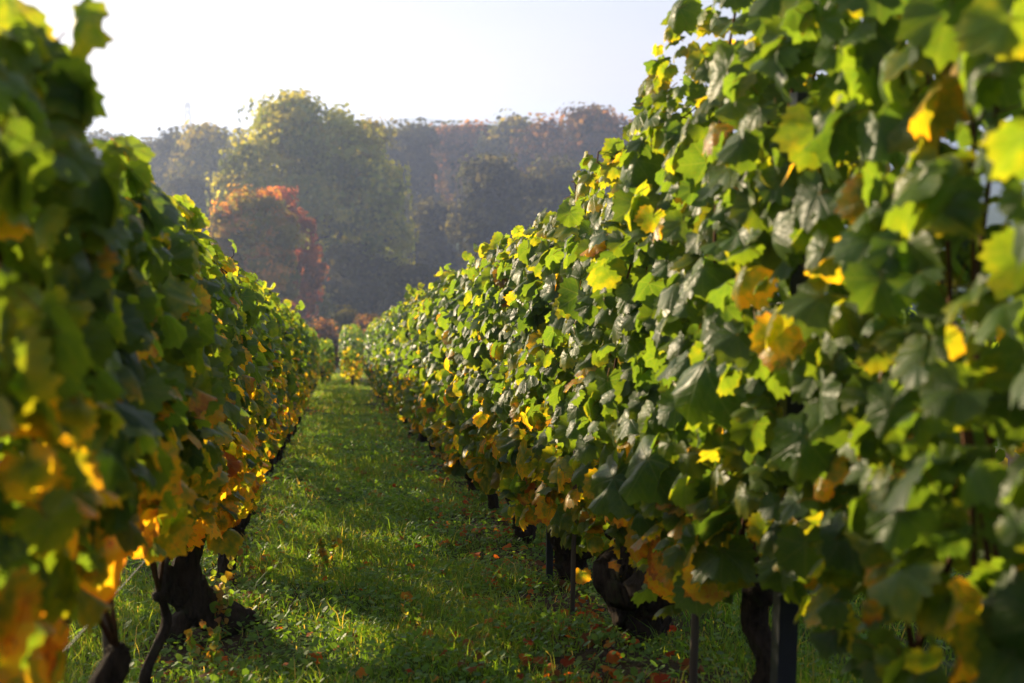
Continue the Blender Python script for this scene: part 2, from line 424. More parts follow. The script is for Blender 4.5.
class Row:
    def __init__(s, x, half, top, low, side, seed, autumn, dens):
        s.x, s.half, s.top, s.low, s.side, s.seed, s.autumn, s.dens = x, half, top, low, side, seed, autumn, dens

def vine_leaves(row, y0, y1, n, lod, path_only=False, extra=None):
    y = U(y0, y1, n)
    X0 = row.x(y); Tp = row.top(y) + .05 * np.sin(7 * y + row.seed) + .04 * np.sin(17 * y + row.seed)
    Lo = row.low(y) + .07 * np.sin(5 * y + row.seed * 2) + .05 * np.sin(13 * y)
    u = rng.uniform(0, 1, n) ** .85
    h = Lo + (Tp - Lo) * u
    kind = rng.uniform(0, 1, n)
    wprof = row.half * (1.0 - .45 * np.clip((u - .72) / .28, 0, 1) ** 2 - .35 * np.clip((.18 - u) / .18, 0, 1))
    wprof = wprof * (1 + .22 * lump(y, h, row.seed))
    sgn = np.where(rng.uniform(0, 1, n) < .56, row.side, -row.side).astype(float)
    off = wprof * np.where(kind < .66, U(.78, 1.15, n), U(.0, .8, n)) * sgn
    x = X0 + off
    # outward + upward facing blades, hanging
    nrm = np.stack([sgn * U(.1, 1.1, n), rng.normal(-.12, .65, n), U(-.1, 1.2, n)], 1)
    inner = kind > .66
    nrm[inner] = rng.normal(0, 1, (inner.sum(), 3)) + [0, 0, .4]
    topl = u > .88
    nrm[topl] = np.stack([sgn[topl] * U(.0, .9, topl.sum()), rng.normal(0, .6, topl.sum()), U(.3, 1.2, topl.sum())], 1)
    tip = np.stack([sgn * U(0, .5, n), rng.normal(0, .45, n), np.full(n, -1.0)], 1)
    size = np.clip(rng.normal(.054, .016, n), .026, .095)
    size = np.where(topl, size * U(.6, .95, n), size)
    big = np.clip((3.5 - y) / 2, 0, 1)
    # autumn colour: more towards the fruit zone
    low = np.clip(1 - (h - .35) / np.where(row.side > 0, .85, .70), 0, 1)
    pr = row.autumn(y) * (.10 + .95 * low ** 1.3)
    isy = rng.uniform(0, 1, n) < pr
    aut = np.where(isy, U(.22, .62, n), np.clip(rng.normal(.10, .09, n), 0, .30))
    aut = np.where(topl & ~isy, np.clip(aut + U(.03, .15, n), 0, 1), aut)
    red = np.where((rng.uniform(0, 1, n) < .04 * low + .002) & (y > 3), U(.2, .6, n), 0)
    tint = np.stack([aut, U(.2, .8, n), red, np.ones(n)], 1)
    z = gz(x, y) + h
    pos = np.stack([x, y, z], 1)
    if extra is not None:
        for (ex, ey, eh, es, ea, er, en) in extra:
            if y0 <= ey < y1:
                pos = np.concatenate([pos, [[ex, ey, float(gz(ex, ey)) + eh]]]); nrm = np.concatenate([nrm, [en]])
                tip = np.concatenate([tip, [[.1 * row.side, .2, -1]]]); size = np.concatenate([size, [es]])
                tint = np.concatenate([tint, [[ea, .7, er, 1]]])
    return leaf_cloud(pos, nrm, tip, size, tint, lod, petiole=(lod == 0))

def shoot_path(p0, p1, bend):
    t = np.linspace(0, 1, 7)[:, None]
    b = np.array([rng.normal(0, bend), rng.normal(0, bend), 0])
    return (1 - t) * p0 + t * p1 + b * np.sin(np.pi * t) + rng.normal(0, .006, (7, 3)) * (t > 0)

ORD = 'first second third fourth fifth sixth seventh eighth ninth tenth eleventh twelfth thirteenth fourteenth fifteenth sixteenth seventeenth eighteenth nineteenth twentieth twenty-first twenty-second twenty-third twenty-fourth twenty-fifth twenty-sixth twenty-seventh twenty-eighth twenty-ninth thirtieth'.split()

def gnarl(m, pts, rad, seg=26, rough=.2):
    pts = np.asarray(pts, float); n = len(pts); t = np.linspace(0, n - 1, n * 6 - 5)
    i = np.minimum(t.astype(int), n - 2); f = (t - i)[:, None]
    g = lambda k: pts[np.clip(k, 0, n - 1)]
    P = .5 * ((2 * g(i)) + (-g(i - 1) + g(i + 1)) * f + (2 * g(i - 1) - 5 * g(i) + 4 * g(i + 1) - g(i + 2)) * f ** 2 + (-g(i - 1) + 3 * g(i) - 3 * g(i + 1) + g(i + 2)) * f ** 3)
    rr = np.interp(t, np.arange(n), rad); P = P + rng.normal(0, .04, P.shape) * rr[:, None]
    tan = np.gradient(P, axis=0); tan /= np.linalg.norm(tan, axis=1)[:, None] + 1e-9
    ref = np.array([.31, .95, .1]) if abs(tan[0][1]) < .8 else np.array([1., .1, .2])
    a = unit(np.cross(tan, ref)); b = np.cross(tan, a); th = np.linspace(0, 2 * np.pi, seg, endpoint=False); ph = rng.uniform(0, 6.28, 6)
    L_ = np.concatenate([[0], np.cumsum(np.linalg.norm(np.diff(P, axis=0), axis=1))])
    T_, S_ = np.meshgrid(th, L_)
    R_ = 1 + rough * (.7 * np.sin(2 * T_ + ph[0] + 9 * S_) + .5 * np.sin(3 * T_ + ph[1] - 14 * S_) + .45 * np.abs(np.sin(4.5 * T_ + ph[2] + 7 * S_)) + .5 * np.sin(38 * S_ + ph[3] + 2 * np.sin(T_ + ph[4])) + .35 * np.sin(9 * T_ + 20 * S_ + ph[5])) + rng.normal(0, .05, T_.shape)
    R_ = R_ * rr[:, None]
    V = P[:, None] + (np.cos(T_) * R_)[..., None] * a[:, None] + (np.sin(T_) * R_)[..., None] * b[:, None]
    k = len(P); j = np.arange(seg); j2 = (j + 1) % seg
    q = np.concatenate([np.stack([r_ * seg + j, r_ * seg + j2, (r_ + 1) * seg + j2, (r_ + 1) * seg + j], 1) for r_ in range(k - 1)])
    tt = np.concatenate([np.stack([np.full(seg, k * seg), j2, j], 1), np.stack([np.full(seg, k * seg + 1), (k - 1) * seg + j, (k - 1) * seg + j2], 1)])
    m.add(np.concatenate([V.reshape(-1, 3), P[:1], P[-1:]]), q, tt)

def make_trunk(style, big, lean, long_arm=False):
    """old gnarled trunk in local coordinates, head at about .33 m; returns builder and head points"""
    m = MB(); sx = lean
    r0 = .034 * big
    if style == 0:      # squat head with two arms
        pts = [(0, 0, -.05), (.01, .0, .03), (.02 + .3 * sx, .01, .12), (.02 + .6 * sx, -.02, .20), (.5 * sx, -.01, .27), (.4 * sx, .0, .33)]
        gnarl(m, pts, np.array([1.25, 1.0, 1.15, 1.5, 1.65, .9]) * r0, 26, .22)
        heads = []
        for s_ in (-1, 1):
            e = (.4 * sx + U(-.05, .05), s_ * U(.14, .24), U(.34, .42))
            gnarl(m, [(.5 * sx, 0, .26), (.5 * sx, s_ * .07, .29), (.45 * sx, s_ * .13, .31), e], np.array([1.2, .95, .8, .55]) * r0, 26, .25)
            m.ball(e, .62 * r0, 14, 9, .16); heads.append(e)
        m.ball((.55 * sx, .02, .23), 1.5 * r0, 20, 12, .10)
        if long_arm:
            gnarl(m, [(.5 * sx, 0, .22), (.4 * sx - .01, -.14, .27), (.3 * sx - .02, -.30, .30), (.2 * sx, -.44, .34), (0, -.54, .43)], np.array([1.15, .95, .8, .75, .5]) * r0, 26, .25)
            gnarl(m, [(-.03, .03, .1), (-.07, .05, .2), (-.10, .06, .30)], np.array([1.2, 1.1, .8]) * r0, 26, .25)
    elif style == 1:    # leaning, with a heavy elbow at the ground
        pts = [(.16 * 1, .10, -.03), (.13, .07, .03), (.05, .03, .07), (.0, .0, .13), (-.03, -.02, .21), (-.04 + .3 * sx, -.03, .30), (-.02 + .4 * sx, 0, .38)]
        gnarl(m, pts, np.array([.9, 1.35, 1.6, 1.55, 1.2, .95, .7]) * r0, 26, .22)
        gnarl(m, [(-.10, -.05, -.04), (-.07, -.03, .05), (-.02, 0, .12)], np.array([.9, 1.0, 1.0]) * r0, 26, .25)
        gnarl(m, [(-.02, -.01, .15), (-.08, -.08, .20), (-.09, -.12, .30)], np.array([.9, .7, .5]) * r0, 26, .25)
        m.ball((.15, .09, .02), 1.25 * r0, 20, 12, .10)
        heads = [(-.02 + .4 * sx, 0, .38), (-.09, -.12, .30)]
    else:               # slim twisting stem
        a = U(0, 6.28)
        pts = [(.0, 0, -.04), (.02 * math.cos(a), .03 * math.sin(a), .08), (.045 * math.cos(a + 1), .05 * math.sin(a + 1), .18), (.03 * math.cos(a + 2.4), .04, .28), (.4 * sx, 0, .38)]
        gnarl(m, pts, np.array([1.0, .72, .66, .7, .55]) * r0, 26, .22)
        m.ball((.4 * sx, 0, .37), .9 * r0, 16, 10, .12)
        e = (.4 * sx, U(.1, .2) * (1 if a > 3 else -1), .42)
        gnarl(m, [(.4 * sx, 0, .36), (.4 * sx, e[1] * .5, .41), e], np.array([.6, .5, .4]) * r0, 26, .2)
        heads = [(.4 * sx, 0, .38), e]
    return m, heads

def grape_cluster(parent, p, s=1.0):
    m = MB(); n = int(26 * s)
    for i in range(n):
        t = i / n; r = (1 - t) * .026 * s + .004; a = i * 2.4
        m.ball((p[0] + r * math.cos(a), p[1] + r * math.sin(a), p[2] - t * .09 * s), U(.0065, .0085), 7, 5)
    m.tube([(p[0], p[1], p[2] + .05), (p[0], p[1], p[2] - .04)], .002, 5)
    return m.build('grape_cluster', M_GRAPE, parent)

def vine(row, rowname, i, yc, step, lod, label, group, style=None, big=1.0, nleaf=None, extra=None, xoff=0.0):
    x = float(row.x(np.array([yc]))[0]) + xoff
    base = (x, yc, float(ground(x, yc)))
    t = thing('grapevine', label, 'grapevine', base, group)
    style = int(rng.choice([0, 2, 2, 1], p=[.45, .3, .15, .1])) if style is None else style
    tm, heads = make_trunk(style, big, U(-.08, .08), big == 1.65)
    trunk = tm.build('trunk', M_BARK, t)
    top = float(row.top(np.array([yc]))[0])
    if lod <= 1:
        for k in range(6 if lod == 0 else 4):
            h = np.array(heads[k % len(heads)])
            yy = U(-step * .55, step * .55)
            e = np.array([U(-.5, .5) * row.half, yy, top * U(.85, 1.0) - SLOPE * yy])
            m = MB(); pp = shoot_path(h, e, .05); m.tube(pp, np.linspace(.0055, .003, 7), 6)
            c = m.build('cane', M_CANE, t)
    n = int((nleaf or row.dens) * step)
    P, fs, at_ = vine_leaves(row, yc - step / 2, yc + step / 2, n, lod, extra=extra)
    if lod == 0 or (lod == 1 and i % 2 == 0):   # long shoots standing out of the top
        pos = []; 
        for k in range(3 if lod == 0 else 2):
            sx_, sy_ = x + U(-.8, .8) * row.half, yc + U(-.5, .5) * step
            lean = np.array([U(-.12, .12), U(-.1, .1), 0]); hh = U(.03, .12)
            a = np.array([sx_, sy_, float(gz(sx_, sy_)) + top - .05]); b = a + lean + np.array([0, 0, hh + .05])
            m = MB(); m.tube(shoot_path(a, b, .02) - np.array(base), np.linspace(.003, .0015, 7), 5); m.build('shoot', M_CANE, t)
            for f in np.linspace(.3, 1, 5): pos.append(a + (b - a) * f + rng.normal(0, .02, 3))
        pos = np.array(pos); k = len(pos)
        nr = np.stack([rng.normal(0, .8, k) + .3 * row.side, rng.normal(0, .6, k), U(0, 1, k)], 1)
        tp = np.stack([rng.normal(0, .6, k), rng.normal(0, .6, k), U(-1, .2, k)], 1)
        ti = np.stack([U(.08, .30, k), U(.4, .8, k), np.zeros(k), np.ones(k)], 1)
        P2, f2, a2 = leaf_cloud(pos, nr, tp, U(.030, .065, k), ti, lod, lod == 0)
        fs = [np.concatenate([fs[j], f2[j] + len(P)]) for j in range(2)]
        P = np.concatenate([P, P2]); at_ = {kk: (at_[kk][0], np.concatenate([at_[kk][1], a2[kk][1]])) for kk in at_}
    build('foliage', P - np.array(base), fs, M_LEAF if lod < 2 else M_LEAF_FAR, t, True, at_)
    if lod == 0 and yc > 2.0:
        for k in range(1 + i % 2):
            yy = U(-.4, .4); grape_cluster(t, (row.side * row.half * U(.0, .6), yy, U(.58, .78) - SLOPE * yy), U(.8, 1.1))
    return t

f_ = lambda v: (lambda y: np.full(np.shape(y), float(v)))
left_row = Row(lambda y: -.494 + .02 * np.sin(np.asarray(y) * .5), .125, lambda y: np.interp(y, [0, 1.8, 2.6, 28], [1.43, 1.40, 1.36, 1.37]) + .015 * np.sin(np.asarray(y)), lambda y: np.interp(y, [0, 1.6, 1.95, 3.2, 4, 6, 28], [.60, .60, .66, .62, .44, .30, .26]), 1, 1.3,
               lambda y: np.interp(y, [0, 3.5, 8, 28], [1.0, .95, .80, .7]), 600)
right_row = Row(lambda y: np.interp(y, [0, 3.9, 6.5, 28], [.99, .985, .90, .90]) , .165,
                lambda y: np.interp(y, [0, 1.4, 3.3, 3.8, 4.8, 6, 28], [1.86, 1.84, 1.78, 1.60, 1.55, 1.48, 1.46]), lambda y: np.interp(y, [0, 2, 2.6, 3.0, 3.4, 8, 28], [.44, .42, .47, .40, .26, .25, .26]), -1, 4.1,
                lambda y: np.interp(y, [0, 3, 8, 28], [.45, .50, .45, .40]), 860)

LX = [  # x, y, height, size, autumn, red, normal  - large golden leaves low on the near left vines
    (-.40, 1.62, .50, .085, .70, .0, (.6, -.5, .5)), (-.37, 1.95, .68, .095, .62, .0, (.5, -.7, .3)), (-.42, 1.74, .62, .09, .80, .25, (.6, -.6, .5)),
    (-.41, 2.30, .70, .105, .66, .0, (.4, -.8, .3)), (-.40, 2.55, .66, .09, .72, .0, (.5, -.8, .2)), (-.43, 2.1, .66, .09, .55, .0, (.6, -.7, .2)),
    (-.39, 1.50, .42, .09, .75, .1, (.7, -.4, .4)), (-.38, 1.45, .52, .08, .68, .0, (.7, -.4, .4))]
RX = [(.84, 3.15, .42, .07, .86, .2, (-.7, -.5, .3)), (.86, 3.2, .36, .065, .70, .1, (-.5, -.7, .3)), (.83, 3.3, .46, .08, .60, .0, (-.5, -.7, .4)),
      (.76, 3.35, .62, .13, .10, .0, (-.8, -.5, .5)), (.78, 3.05, .70, .13, .06, .0, (-.8, -.5, .5)), (.77, 2.55, .95, .135, .06, .0, (-.8, -.4, .6)),
      (.75, 4.9, .55, .10, .42, .0, (-.8, -.5, .3)), (.80, 2.2, 1.0, .07, .50, .0, (-.7, -.5, .4)), (.78, 2.35, 1.12, .065, .45, .0, (-.7, -.5, .4))]

STEP = 1.06
def plant_row(row, ys, rowword, looks, styles, bigs, extra, group):
    for i, yc in enumerate(ys):
        lod = 0 if yc < 6.2 else (1 if yc < 13 else 2)
        look = looks[i] if i < len(looks) else ('grapevine trained on wires' if yc < 14 else 'small far-off grapevine')
        label = f'{look}, {ORD[i]} from the camera in the {rowword} row'
        vine(row, rowword, i, yc, STEP, lod, label, group, styles[i] if i < len(styles) else None, bigs[i] if i < len(bigs) else 1.1, extra=extra,
             nleaf=row.dens * (1.0 if yc > 2.2 else .9))

ys_l = [1.15] + [2.22 + k * STEP for k in range(27)]
plant_row(left_row, ys_l, 'left',
          ['blurred grapevine with burning orange leaves', 'upright dark trunk under golden low leaves', 'slim curved stem under golden leaves', 'forked old trunk with a heavy knobbly foot'],
          [0, 0, 2, 1, 0, 2], [1.0, 1.0, .55, 1.12, 1.0, 1.0], LX, 'grapevines in the left row beside the grass path')
ys_r = [.7, 1.75, 2.83, 3.88] + [4.96 + k * STEP for k in range(22)]
plant_row(right_row, ys_r, 'right',
          ['blurred leafy grapevine cut by the picture edge', 'tall leafy grapevine with blue-green sheen', 'black trunk close behind a steel post', 'squat gnarled trunk with a thick side arm', 'grapevine beside a thin dark stake', 'black knobbly trunk over fallen red leaves'],
          [0, 0, 2, 0, 0, 0], [1.0, 1.0, 1.35, 1.65, 1.4, 1.3], RX, 'grapevines in the right row beside the grass path')

# neighbouring rows either side, seen through the gaps; they share four plants' meshes
def copy_tree(o, loc, label, group):
    c = o.copy(); C.objects.link(c); c.location = loc; c['label'] = label; c['group'] = group
    for ch in list(o.children):
        d = ch.copy(); C.objects.link(d); d.parent = c
    return c
def side_row(x0, side, ys, rowphrase, seed):
    row = Row(f_(x0), .14, lambda y: 1.12 + .12 * np.sin(2.3 * np.asarray(y)), f_(.52), side, seed, f_(.5), 150)
    src = []
    group = 'grapevines in the ' + rowphrase
    for i, yc in enumerate(ys):
        lab = f'half-hidden grapevine, {ORD[i]} from the camera in the {rowphrase}'
        if i < 4: src.append(vine(row, rowphrase, 1, yc, STEP, 2, lab, group))
        else:
            copy_tree(src[i % 4], (x0, yc, float(ground(x0, yc))), lab, group)
side_row(-1.96, 1, [2.6 + STEP * k for k in range(24)], 'row beyond the left row', 2.2)
side_row(2.38, -1, [1.4 + STEP * k for k in range(20)], 'row beyond the right row', 3.7)

# second block of vines below the cross path
def block(x0, y0, n, top, phrase, autumn, half=.3, dens=420):
    row = Row(f_(x0), half, f_(top), f_(.22), -1, x0 * 5 + 2, f_(autumn), dens)
    for i in range(n):
        vine(row, 'b', 1, y0 + i * STEP, STEP, 2, f'{phrase}, {ORD[i]} plant from its near end', 'grapevines of the lower block')
block(.50, 31.6, 5, 1.56, 'rounded golden green vine row end below the path', .95, .24)
block(-.30, 34.0, 6, 1.22, 'low green vine row below the left row', .25, .28)
block(2.1, 32.2, 3, 1.45, 'vine row below the right row', .4, .3, 250)
block(-2.0, 30.4, 6, 1.4, 'unseen vine row lengthened for shade beyond the left row below the path', .4, .3, 380)  # unseen row, lengthened with added plants to shade the cross path

# ------------------------------------------------------------------ posts, stakes, wires
def steel_post(x, y, h, label, wdt=.042, leanx=0.0):
    z = float(ground(x, y))
    t = thing('trellis_post', label, 'post', (x, y, z), 'steel trellis posts')
    m = MB(); w_ = wdt / 2
    # open channel section
    sec = np.array([(-w_, -w_), (w_, -w_), (w_, w_), (w_ * .75, w_), (w_ * .75, -w_ * .7), (-w_ * .75, -w_ * .7), (-w_ * .75, w_), (-w_, w_)])
    a = np.concatenate([np.c_[sec, np.full(8, -.15)], np.c_[sec + [leanx, 0], np.full(8, h)]])
    j = np.arange(8); k = (j + 1) % 8
    m.add(a, np.stack([j, k, k + 8, j + 8], 1)); m.add(a[8:], [[0, 1, 4, 5], [1, 2, 3, 4], [0, 5, 6, 7]])
    m.build('channel', M_POST, t, False)
    for hh in np.arange(.45, h - .05, .3):
        c = MB(); c.tube([(-w_ * 1.3 + leanx * hh / h, -w_ - .004, hh), (leanx * hh / h, -w_ - .012, hh + .01), (w_ * 1.3 + leanx * hh / h, -w_ - .004, hh)], .003, 6); c.build('wire_hook', M_WIRE, t)
    return t
steel_post(.935, 2.47, 1.48, 'dark steel channel post in front of a black trunk in the right row')
steel_post(.865, 4.98, 1.40, 'thin dark steel post in the right row where red leaves lie', .026, .0)
for k, y in enumerate((9.4, 14.0, 18.6, 23.2, 27.9)):
    steel_post(.90, y, 1.42, f'steel post half buried in leaves, {ORD[k + 2]} from the camera in the right row', .036)
for k, y in enumerate((5.1, 9.7, 14.3, 18.9, 23.5, 27.9)):
    steel_post(-.50, y + .9, 1.34, f'steel post half buried in leaves, {ORD[k]} from the camera in the left row', .036)
def stake(x, y, h, r, label):
    z = float(ground(x, y)); m = MB()
    m.tube([(x, y, z - .1), (x + .005, y, z + h * .5), (x + .01, y + .01, z + h)], [r, r * .95, r * .85], 8, .05)
    tag(m.build('vine_stake', M_STAKE, loc=(x, y, z)), label, 'stake', 'thin wooden stakes among the vines')
stake(-.46, 2.50, .9, .009, 'thin grey stake beside the dark upright trunk in the left row')
stake(.90, 3.02, .8, .011, 'short dark stake between steel post and squat gnarled trunk')
stake(.82, 4.25, .7, .009, 'thin dark stake hung with orange leaves in the right row')
for row, nm in ((left_row, 'left'), (right_row, 'right')):
    for h, hn in ((.46, 'lowest'), (.78, 'second'), (1.08, 'third'), (1.33, 'topmost')):
        m = MB(); yy = np.arange(.2, 30.3 if nm == 'left' else 28.3, 1.5); xx = row.x(yy) + (.03 if hn in ('second', 'third') else -.01)
        m.tube(np.stack([xx, yy, gz(xx, yy) + h + .008 * np.sin(yy * 2)], 1), .0016, 5)
        tag(m.build('trellis_wire', M_WIRE), f'{hn} trellis wire running through the {nm} vine row', 'wire', 'trellis wires')

# ------------------------------------------------------------------ grass, clover, fallen leaves
def soilness(x, y):
    d = np.minimum(np.abs(x + .50) * 1.15, np.abs(x - .86) * .72)
    return np.clip(1 - (d + .12 * np.sin(6 * y + 3 * x) + .06 * np.sin(17 * y)) / .26, 0, 1)
def blades(n, x0, x1, y0, y1, hm, wd):
    x = U(x0, x1, n); y = U(y0, y1, n)
    pat = .5 + .28 * np.sin(4.3 * x + 1.3 * y) + .22 * np.sin(2.1 * y - 5 * x + 1) + .25 * np.sin(9 * x + 7.7 * y)
    keep = rng.uniform(0, 1, n) < np.clip(1.05 - 1.0 * soilness(x, y), .04, 1) * np.clip(.45 + pat, .25, 1)
    x, y, pat = x[keep], y[keep], pat[keep]; n = len(x)
    tuft = np.clip(np.sin(13 * x + 5 * y + 2 * np.sin(3 * y)) * np.sin(8 * y - 6 * x) - .45, 0, 1)
    h = hm * np.clip(rng.lognormal(-.1, .5, n), .25, 3.2) * (.5 + .7 * np.clip(pat, 0, 1) + 1.0 * tuft)
    a = U(0, 6.28, n); b = U(0, 6.28, n); lean = U(.15, .95, n) * h
    dx, dy = np.cos(a) * wd * .5, np.sin(a) * wd * .5
    lx, ly = np.cos(b) * lean, np.sin(b) * lean
    z = ground(x, y) - .004
    P = np.stack([np.stack([x - dx, y - dy, z], 1), np.stack([x + dx, y + dy, z], 1),
                  np.stack([x - dx * .8 + lx * .35, y - dy * .8 + ly * .35, z + h * .6], 1), np.stack([x + dx * .8 + lx * .35, y + dy * .8 + ly * .35, z + h * .6], 1),
                  np.stack([x + lx, y + ly, z + h * U(.7, 1, n)], 1)], 1)
    o = np.arange(n)[:, None] * 5
    dry = rng.uniform(0, 1, n) < .11
    ti = np.stack([np.where(dry, U(.7, 1, n), np.clip(.25 + .3 * pat + rng.normal(0, .12, n), 0, .6)), U(.2, .9, n), np.zeros(n), np.ones(n)], 1)
    return P.reshape(-1, 3), o + np.array([[0, 1, 3, 2]]), o + np.array([[2, 3, 4]]), np.repeat(ti, 5, 0)
def stuff_mesh(name, parts, mat):
    V, Q, T, A = [], [], [], []; n = 0
    for p in parts:
        V.append(p[0]); Q.append(p[1] + n); T.append(p[2] + n); A.append(p[3]); n += len(p[0])
    V = np.concatenate(V)
    return tag(build(name, V, [np.concatenate(Q), np.concatenate(T)], mat, None, True, {'tint': ('FLOAT_COLOR', np.concatenate(A)), 'luv': ('FLOAT_VECTOR', np.zeros((len(V), 3)))}), kind='stuff')
stuff_mesh('grass', [blades(110000, -.9, 1.5, 3.0, 8.5, .042, .0035), blades(60000, -.7, 1.3, 8.5, 17, .045, .006), blades(45000, -.9, 1.6, 17, 36, .05, .011),
                     blades(45000, 1.2, 3.6, 1.8, 8, .06, .004), blades(25000, -2.4, -.6, 2.2, 9, .05, .004), blades(30000, -6, 7, 30, 48, .07, .02)], M_GRASS)
def clover(n, x0, x1, y0, y1, s):
    cx = U(x0, x1, n // 7); cy_ = U(y0, y1, n // 7)
    k = rng.integers(0, len(cx), n)
    x = cx[k] + rng.normal(0, .05, n); y = cy_[k] + rng.normal(0, .06, n)
    z = ground(x, y) + U(.012, .055, n)
    a = U(0, 6.28, n); sz = s * U(.5, 1.5, n); th = np.arange(6) * np.pi / 3
    tilt = rng.normal(0, .45, (n, 2))
    px = sz[:, None] * np.cos(th + a[:, None]); py = sz[:, None] * np.sin(th + a[:, None]) * .75
    P = np.stack([x[:, None] + px, y[:, None] + py, z[:, None] + px * tilt[:, :1] + py * tilt[:, 1:]], -1)
    o = np.arange(n)[:, None] * 6
    ti = np.stack([np.clip(rng.normal(.32, .12, n), 0, .6), U(.3, 1, n), np.zeros(n), np.ones(n)], 1)
    return P.reshape(-1, 3), np.concatenate([o + np.array([[0, 1, 2, 3]]), o + np.array([[0, 3, 4, 5]])]), np.zeros((0, 3), int), np.repeat(ti, 6, 0)
stuff_mesh('ground_cover', [clover(22000, -.75, 1.1, 3.0, 9, .0085), clover(12000, -.6, 1.0, 9, 18, .013), clover(9000, 1.1, 3.2, 2, 8, .010), clover(6000, -2.2, -.6, 2.4, 8, .010)], M_GRASS)
# fallen leaves, thickest along the foot of the right row
n = 900
y = rng.uniform(0, 1, n) ** 1.4 * 17 + 3.2
side = rng.uniform(0, 1, n)
x = np.where(side < .55, rng.normal(.74, .17, n), np.where(side < .7, rng.normal(-.40, .12, n), U(-.5, 1.1, n)))
nr = np.stack([rng.normal(0, .35, n), rng.normal(-.1, .35, n), np.ones(n)], 1); tp = rng.normal(0, 1, (n, 3))
ti = np.stack([U(0, 1, n), U(.1, .8, n), np.where(rng.uniform(0, 1, n) < .3, U(.1, .7, n), 0), np.ones(n)], 1)
P, fs, at_ = leaf_cloud(np.stack([x, y, ground(x, y) + .03], 1), nr, tp, U(.014, .040, n), ti, 1, False)
tag(build('fallen_leaves', P, fs, M_FALLEN, None, True, at_), kind='stuff')
# crumbs of soil below the rows
m = MB()
for k in range(500):
    yy = 3 + 12 * rng.uniform() ** 1.5; xx = rng.choice([-.48, .90]) + rng.normal(0, .10)
    m.ball((xx, yy, float(ground(xx, yy)) + .002), U(.005, .018), 6, 4, .25)
tag(m.build('soil_crumbs', simple('soil_crumb', (.07, .048, .03), 1, 0, 90)), kind='stuff')

# weeds
def weed(px, y, h, label, leafy=True, xw=None):
    x = at(px, y) if xw is None else xw
    z = float(ground(x, y)); t = thing('weed', label, 'weed', (x, y, z), 'weeds standing in the grass')
    m = MB(); ns = 3 if leafy else 2; tips = []
    for k in range(ns):
        e = np.array([U(-.05, .05), U(-.05, .05), h * U(.75, 1)]); p = shoot_path(np.zeros(3), e, .015); m.tube(p, np.linspace(.0022, .001, 7), 5); tips.append(p)
    m.build('stem', simple('weed_stem', (.13, .10, .05), .8) if 'weed_stem' not in bpy.data.materials else bpy.data.materials['weed_stem'], t)
    pos = np.concatenate([p[1:] for p in tips]); pos = np.repeat(pos, 3, 0) + rng.normal(0, .006, (len(pos) * 3, 3)); k = len(pos)
    ti = np.stack([U(.3, .9, k), U(.4, .9, k), np.where(rng.uniform(0, 1, k) < .3, .4, 0), np.ones(k)], 1)
    P, fs, at_ = leaf_cloud(pos, rng.normal(0, 1, (k, 3)), rng.normal(0, 1, (k, 3)), U(.007, .018, k) * (1.4 if leafy else .8), ti, 2, False)
    build('foliage', P, fs, M_GRASS, t, True, at_)
weed(308, 7.6, .26, 'tall thin brown weed standing alone in the grass path', False)
weed(322, 5.6, .16, 'short reddish weed in the grass near the left row', True)
weed(205, 4.3, .22, 'pale leafy weed beside the knobbly trunk foot', True)
weed(232, 5.2, .26, 'grey-green weed at the edge of the left row', True)
weed(190, 3.95, .14, 'dry yellow weed in front of the knobbly trunk foot', True)
weed(405, 4.1, .14, 'bleached dry stalks in the middle of the path', False)

# ------------------------------------------------------------------ trees
def tree_material(name, stops): return leaf_material(name, stops, vein=False, trans=.50, rough=.9, spec=.08)
PAL = {
    'lime': tree_material('lime_foliage', [(0, (.08, .12, .03)), (.45, (.16, .19, .04)), (1, (.28, .28, .06))]),
    'orange': tree_material('orange_foliage', [(0, (.08, .10, .02)), (.5, (.17, .14, .026)), (.8, (.30, .18, .03)), (1, (.36, .18, .03))]),
    'red': tree_material('red_foliage', [(0, (.11, .05, .022)), (.5, (.20, .055, .026)), (1, (.28, .10, .032))]),
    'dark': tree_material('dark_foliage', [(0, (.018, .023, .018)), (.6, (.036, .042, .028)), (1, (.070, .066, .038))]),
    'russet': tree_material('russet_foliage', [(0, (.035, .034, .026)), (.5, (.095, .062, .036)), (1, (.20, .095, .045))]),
    'olive': tree_material('olive_foliage', [(0, (.045, .060, .028)), (.5, (.090, .10, .034)), (1, (.19, .165, .045))]),
}
